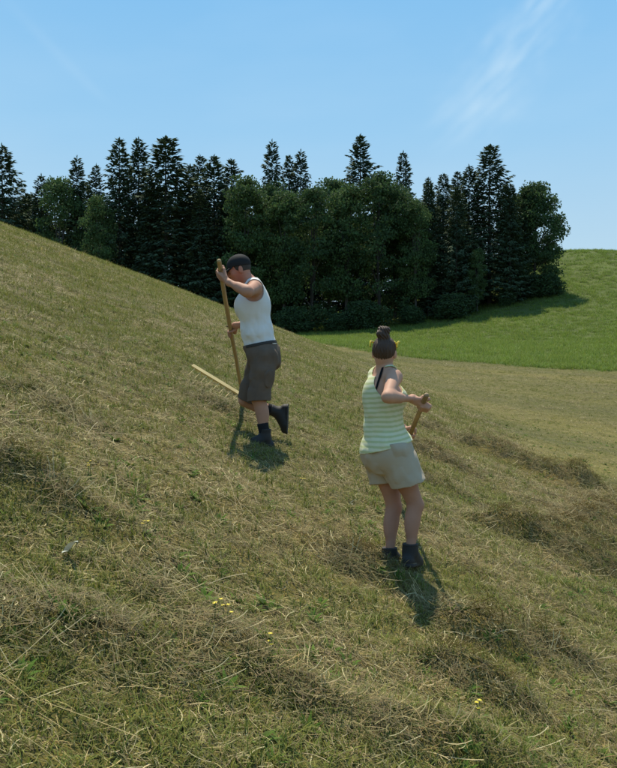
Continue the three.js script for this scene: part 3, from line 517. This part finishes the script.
  const shorts = (p) => { let a = Math.max(lgL(p), cutL(p), -inL(p)), b = Math.max(lgR(p), cutR(p), -inR(p)); a = Math.min(a, Math.max(pocket(p), lgL(p) - .012)); return Math.max(smin(Math.min(a, b), pel(p), .05) + Math.min(.010, fold(p, 8, .017, 8) + drape(p, 17, .018, 2)) * (.35 + .65 * sstep(.36, .5, p[1])), waistCut(p)); };
  addMesh('shorts', meshField(shorts, [-.36, .28, -.3], [.2, 1.0, .32], .0075, even([.135, .098, .072], .3)), clothMat(), t);
  const belt = (p) => Math.max(torsoF(p) - .0215, -(torsoF(p) - .010), below(add3(J.hip, T[1], .107), T[1])(p), below(add3(J.hip, T[1], .078), T[1].map((x) => -x))(p));
  addMesh('belt', meshField(belt, [-.3, .75, -.3], [.24, 1.02, .3], .007, even([.05, .045, .04])), clothMat(0.7), t);
  // boots and socks
  const bL = bootField(add3(J.anL, [0, -.02, 0]), [-1, .10, .15], [-.06, -1, 0], 1.05, [0.02, 1, 0]), bR = bootField(J.anR, [-.06, -1, .0], [1, -.04, 0.08], 1.04, nrm3(sub3(J.knR, J.anR)), .86);
  for (const b of [bL, bR]) addMesh('boot', meshField(b, ...bounds(b.pts, .1), .006, bootColour([.024, .020, .017])), std(1, 1, 1, .7, { vertexColors: true }), t);
  for (const [a, k] of [[J.anL, J.knL], [J.anR, J.knR]]) { const f = (p) => Math.max(cone(add3(a, nrm3(sub3(a, k)), .02), mix3(a, k, .36), .046, .052)(p), below(mix3(a, k, .36), sub3(k, a))(p)); addMesh('sock', meshField(f, ...bounds([a, mix3(a, k, .4)], .09), .006, even([.02, .02, .022])), clothMat(), t); }
  // short hair and peaked cap
  const hairF = (p) => { const h = H.local(p); return Math.max(H.skull(p) - .004, h[2] - .03 + h[1] * -.3, -(h[1] + .045 + (h[2] < -.04 ? .02 : 0)) , -(h[1] + .03 - h[2] * .9)); };
  addMesh('hair', meshField(hairF, ...bounds([J.head], .15), .005, even([.035, .028, .022], .4)), std(1, 1, 1, .8, { vertexColors: true }), t);
  const dome = egg(H.at(0, .050, -.010), H.E, [.093, .094, .112]), domeIn = egg(H.at(0, .042, -.010), H.E, [.086, .086, .105]), rim = below(H.at(0, .030, 0), add3(H.E[1], H.E[2], -.12).map((x) => -x)), brimE = egg(H.at(0, .024, .088), frame(add3(H.E[1], H.E[2], .32), H.E[2]), [.080, .0115, .100]), front = below(H.at(0, 0, .03), H.E[2].map((x) => -x));
  const button = egg(H.at(0, .138, -.010), H.E, [.009, .007, .009]);
  const cap = (p) => Math.min(Math.max(dome(p), rim(p), -domeIn(p)), Math.max(brimE(p), front(p), -domeIn(p)), button(p));
  addMesh('cap', meshField(cap, ...bounds([J.head, H.at(0, 0, .2)], .16), .0042, even([.020, .021, .022], .3)), clothMat(0.8), t);
  describe(t, 'man in white sleeveless shirt, dark cap and brown shorts leaning on a rake', 'person');
  const W = (p) => add3(O, p);
  rake(W(top), W(end), 0.0205, .019, W([-.84, .70, -1.25]), W([-.10, .272, -.99]), [.40, .27, .12], [.74, .54, .22], [-.55, -1, .9], 11, 'wooden hay rake with pale bar held upright by the man in the cap', .56);
}

// ---- the woman: seen from behind on her right side
{
  const bx = 0.634, bd = 5.41, by = coarse(bx, bd), O = [bx, by, -bd];
  const J = { head: [-.136, 1.375, .01], neck: [-.130, 1.262, 0], shR: [-.085, 1.218, .140], shL: [-.178, 1.228, -.135], elR: [-.150, 1.100, .365], wrR: [.035, 1.080, .118], hip: [-.108, .735, 0], hipR: [-.072, .715, .085], hipL: [-.137, .705, -.085], knR: [.066, .385, .06], knL: [-.060, .345, -.08], anR: [.024, .105, .11], anL: [-.098, .065, -.01], chest: [-.150, 1.085, 0], belly: [-.136, .915, 0] };
  const top = [.104, 1.106, .25], end = [.101, .301, -1.75], u = nrm3(sub3(top, end)), on = (t) => mix3(top, end, t), hR = on(.078), hL = on(.375);
  J.wrL = add3(hL, [-.06, .045, .0]); J.elL = [-.05, .98, -.34];
  const FW = [.86, .0, -.52], UP = sub3(J.chest, J.hip), T = frame(UP, FW), H = headField(J.head, [.02, 1, .05], [.26, -.10, -.96], .91);
  const torso = [egg(add3(J.chest, T[1], -.01), T, [.140, .17, .114]), egg(J.belly, T, [.132, .16, .116]), egg(add3(J.hip, T[1], .02), T, [.165, .13, .130]), cone(J.shL, J.shR, .046, .046), cone(add3(J.shL, [0, .005, .05]), J.neck, .036, .045), cone(add3(J.shR, [0, .005, -.05]), J.neck, .036, .045),
    egg(add3(add3(add3(J.chest, T[2], .080), T[0], .062), T[1], -.02), T, [.058, .062, .058]), egg(add3(add3(add3(J.chest, T[2], .080), T[0], -.062), T[1], -.02), T, [.058, .062, .058]), egg(add3(add3(J.hip, T[2], -.055), T[1], -.02), T, [.15, .10, .085])];
  const torsoF = blend(torso, .05);
  const arms = [cone(J.shR, J.elR, .050, .033), cone(J.elR, J.wrR, .033, .0215), cone(mix3(J.elR, J.wrR, .12), mix3(J.elR, J.wrR, .45), .035, .031), cone(J.shL, J.elL, .047, .036), cone(J.elL, J.wrL, .037, .0235)];
  const legF = (h, k, a) => { const back = T[2].map((x) => -x); return [cone(h, k, .086, .050), cone(mix3(h, k, .1), mix3(h, k, .55), .088, .066), cone(k, a, .047, .029), egg(add3(mix3(k, a, .3), back, .020), frame(sub3(k, a), T[2]), [.046, .115, .047])]; };
  const legs = [...legF(J.hipR, J.knR, J.anR), ...legF(J.hipL, J.knL, J.anL)];
  const neckF = cone(J.neck, add3(J.head, [-.01, -.04, .02]), .050, .049);
  const fistR = fist(hR, u, [.8, -.25, -.2], J.wrR, .019, -1), fistL = fist(hL, u, sub3(J.wrL, hL), J.wrL, .017, 1), stump = [cone(J.wrR, mix3(J.wrR, hR, .3), .0225, .019), cone(J.wrL, mix3(J.wrL, hL, .3), .0225, .019)];
  const bodyF = blend([torsoF, ...arms, ...legs, neckF, ...stump], .026);
  const skin = [.54, .30, .20], tan = [.42, .215, .14];
  const skinCol = (p) => { const h = H.local(p), k = 1 + 0.14 * fbm(p[0] * 14, p[1] * 14, p[2] * 14, 3); let c = mix3(skin, tan, sstep(.75, .5, p[1])); for (const s of [-1, 1]) { const e = Math.hypot(h[0] - s * .031, h[1] - .002, h[2] - .086); if (e < .011) c = e < .005 ? [.03, .02, .012] : [.6, .55, .52]; } if (h[2] > .07 && h[1] > -.071 && h[1] < -.049 && Math.abs(h[0]) < .024) c = [.42, .15, .13]; return c.map((x) => x * k); };
  const t = thing('person', ...O), [lo, hi] = bounds(Object.values(J), .16); lo[1] = -.05;
  addMesh('body', join(meshField(bodyF, lo, hi, .0088, skinCol), meshField((p) => smin(H(p), neckF(p), .03), ...bounds([J.head], .16), .0042, skinCol), meshField(fistR, ...bounds([hR, J.wrR], .085), .0032, skinCol), meshField(fistL, ...bounds([hL, J.wrL], .085), .0032, skinCol)), skinMat, t);
  // striped vest
  const holeR = cone([-.105, 1.185, .09], [-.07, 1.17, .4], .104, .12), holeL = cone(add3(J.shL, [0, -.03, 0]), add3(J.shL, [-.1, -.05, -.25]), .062, .09), collar = egg(add3(J.neck, T[2], .02), frame([0, 1, 0], FW), [.072, .10, .12]), hem = (p) => { const q = sub3(p, J.hip); return -(dot3(q, T[1]) - .030 - .16 * q[0]); };
  const vest = (p) => { const d = torsoF(p) - .009 - .025 * sstep(.94, .78, p[1]) + Math.min(.004, fold(p, 10, .011, 5) * sstep(1.2, .9, p[1]) + drape(p, 22, .010, 9) * sstep(1.15, .95, p[1])); return Math.max(d, -holeR(p), -holeL(p), -collar(p), hem(p), -(torsoF(p) + .012)); };
  const stripes = (p) => { const q = sub3(p, J.hip), s = dot3(q, T[1]) + .012 * pn(p[0] * 6, p[1] * 3, p[2] * 6), w = sstep(.30, .42, Math.abs(((s / .031) % 1 + 1) % 1 - .5) * 1.6), k = 1 + .06 * fbm(p[0] * 12, p[1] * 12, p[2] * 12); return mix3([.54, .57, .29], [.73, .72, .48], w).map((x) => x * k); };
  addMesh('striped_vest', meshField(vest, [-.34, .70, -.28], [.12, 1.32, .28], .0052, stripes), clothMat(), t);
  const strap = (p) => { const a = [-.150, 1.290], b = [-.206, 1.12], e = [b[0] - a[0], b[1] - a[1]], q = [p[0] - a[0], p[1] - a[1]], t = clamp((q[0] * e[0] + q[1] * e[1]) / (e[0] * e[0] + e[1] * e[1])); return Math.max(torsoF(p) - .006, -(torsoF(p) + .006), Math.hypot(q[0] - e[0] * t, q[1] - e[1] * t) - .0062, .0 - p[2]); };
  addMesh('bra_strap', meshField(strap, [-.28, 1.06, -.05], [.02, 1.34, .24], .0038, even([.012, .012, .014])), clothMat(), t);
  // loose short shorts
  const pel0 = blend([egg(add3(J.hip, T[1], -.025), T, [.172, .13, .138]), egg(add3(add3(J.hip, T[2], -.06), T[1], -.03), T, [.155, .115, .098])], .05), pel = (p) => smin(pel0(p), Math.max(torsoF(p) - .012, .64 - p[1]), .03);
  const eR = add3(mix3(J.hipR, J.knR, .62), [.01, 0, .01]), eL = add3(mix3(J.hipL, J.knL, .58), [-.02, 0, -.0]);
  const lgR = cone(add3(J.hipR, [-.005, .02, 0]), eR, .116, .118), lgL = cone(add3(J.hipL, [0, .02, 0]), eL, .114, .108), inR = cone(mix3(J.hipR, eR, .7), add3(eR, [.01, -.1, 0]), .088, .101), inL = cone(mix3(J.hipL, eL, .7), add3(eL, [0, -.1, 0]), .084, .097);
  const cutR = below([.020, .545, .07], [.40, -1, -.10]), cutL = below([-.15, .505, -.09], [.12, -1, .1]), waistCut = below(add3(J.hip, T[1], .06), T[1]);
  const shorts = (p) => { const a = Math.max(lgR(p), cutR(p), -inR(p)), b = Math.max(lgL(p), cutL(p), -inL(p)); return Math.max(smin(Math.min(a, b), Math.max(pel(p), .605 - p[1]), .035) + Math.min(.004, fold(p, 9, .017, 2) + drape(p, 18, .018, 7)) - .004, waistCut(p)); };
  addMesh('shorts', meshField(shorts, [-.38, .42, -.3], [.24, .88, .3], .0066, even([.46, .38, .275], .12)), clothMat(), t);
  // ankle boots
  const bR = bootField(add3(J.anR, [0, -.02, 0]), [.42, -.16, -.9], [-.06, -1, .1], .98, [0, 1, 0], 1, .06), bL = bootField(add3(J.anL, [0, -.01, 0]), [.45, -.06, -.88], [-.06, -1, 0], .95, [0, 1, 0], 1, .04);
  for (const b of [bR, bL]) addMesh('boot', meshField(b, ...bounds(b.pts, .1), .0055, bootColour([.026, .021, .017])), std(1, 1, 1, .75, { vertexColors: true }), t);
  // dark hair pinned up in a bun, sunglasses pushed up
  const strands = (p, k) => .0022 * Math.sin(k * 330 + 5 * pn(p[0] * 20, p[1] * 20, p[2] * 20));
  const bun = blend([egg(H.at(.0, .128, -.050), H.E, [.040, .036, .040]), egg(H.at(.014, .166, -.052), H.E, [.030, .026, .030]), egg(H.at(-.018, .168, -.045), H.E, [.026, .026, .028]), egg(H.at(-.026, .140, -.078), H.E, [.020, .022, .022])], .012);
  const hairF = (p) => { const h = H.local(p), az = Math.atan2(h[0], -h[2]); const cut = Math.max(h[2] - .045 + h[1] * -.45, -(h[1] + .050 + .25 * Math.abs(h[0]) * 0 - Math.abs(h[0]) * .35 - Math.max(0, h[2] + .05) * .9)); return smin(Math.max(H.skull(p) - .007 + strands(p, az * .085), egg(H.at(0, .02, -.02), H.E, [.092, .115, .112])(p), cut), bun(p) + strands(p, h[0] + h[1] * .6), .015); };
  addMesh('hair', meshField(hairF, ...bounds([J.head, H.at(0, .15, -.03)], .13), .0038, even([.060, .031, .016], .6)), std(1, 1, 1, .68, { vertexColors: true }), t);
  const gl = []; for (const s of [-1, 1]) { const P = [H.at(s * .068, .066, .072), H.at(s * .100, .082, .03), H.at(s * .099, .080, -.02), H.at(s * .098, .045, -.04)].map((q) => V3(...q)); gl.push(limb(P, .0075, .006, 6)); gl.push(limb([H.at(s * .012, .060, .104), H.at(s * .04, .088, .094), H.at(s * .072, .070, .078), H.at(s * .066, .036, .092), H.at(s * .03, .034, .106), H.at(s * .012, .060, .106)].map((q) => V3(...q)), .0045, .0045, 6)); }
  const gm = addMesh('sunglasses', join(...gl), std(.72, .52, .02, .35), t); gm.userData.label = 'yellow framed sunglasses pushed up on the hair';
  describe(t, 'woman with hair bun, striped green vest and beige shorts, seen from behind', 'person');
  const W = (p) => add3(O, p);
  rake(W(top), W(end), .0175, .015, W(add3(end, [-.05, .02, -.33])), W(add3(end, [.05, -.02, .33])), [.30, .20, .10], [.42, .30, .15], [-.1, -1, .1], 9, 'wooden hay rake with brown handle held by the woman in the striped vest');
}

// ------------------------------------------------------------------ small plants picked out in the sward
{
  const R = rngOf(909), petal = std(.80, .62, .03, .6), stemM = std(.10, .17, .04, .8);
  const spots = [[-.40, 3.5], [-.355, 3.53], [-.14, 3.35], [.73, 3.5], [-1.23, 4.62], [-.82, 4.1], [-.05, 6.3]];
  for (const [x, d] of spots) {
    const t = thing('yellow_flower', x, groundY(x, d), -d), s = [], f = new Strips();
    for (let k = 0; k < 3; k++) { const h = .05 + R() * .04, dx = (R() - .5) * .05, dz = (R() - .5) * .05; addMesh('stem', limb([V3(dx * .3, -.01, dz * .3), V3(dx * .7, h * .6, dz * .7), V3(dx, h, dz)], .0014, .001, 5), stemM, t); const b = new Strips(); for (let i = 0; i < 9; i++) b.blade([dx, h, dz], i * .698 + R() * .2, .5 - R() * .4, -.3, .011, .006, [1, 1, 1], 2); addMesh('blossom', b.geometry(), petal, t); }
    for (let k = 0; k < 5; k++) f.blade([0, 0, 0], R() * 6.283, .7, -.6, .05, .013, [.09, .18, .03], 3); addMesh('leaf_rosette', f.geometry(), matGreen, t);
    describe(t, 'tiny yellow wildflower blooming among the cut grass', 'flower', 'yellow wildflowers in the mown slope');
  }
  const dry = [[-1.065, 3.6, 1.0, 'pale whitish dried leaf curled on the cut grass near the dark hay'], [.32, 6.35, .7, 'small pale dried leaf lying between the man and the woman']];
  for (const [x, d, sc, label] of dry) { const b = new Strips(); b.blade([0, .03, 0], .4, 1.0, -1.2, .12 * sc, .045 * sc, [.50, .52, .44], 5, .8); b.blade([.03, .03, .01], 2.1, .35, -.5, .08 * sc, .03 * sc, [.46, .48, .40], 4, -.6); describe(addMesh('dried_leaf', b.geometry(), matStraw, scene), label, 'leaf').position.set(x, groundY(x, d), -d); }
}

renderer.render(scene, camera);
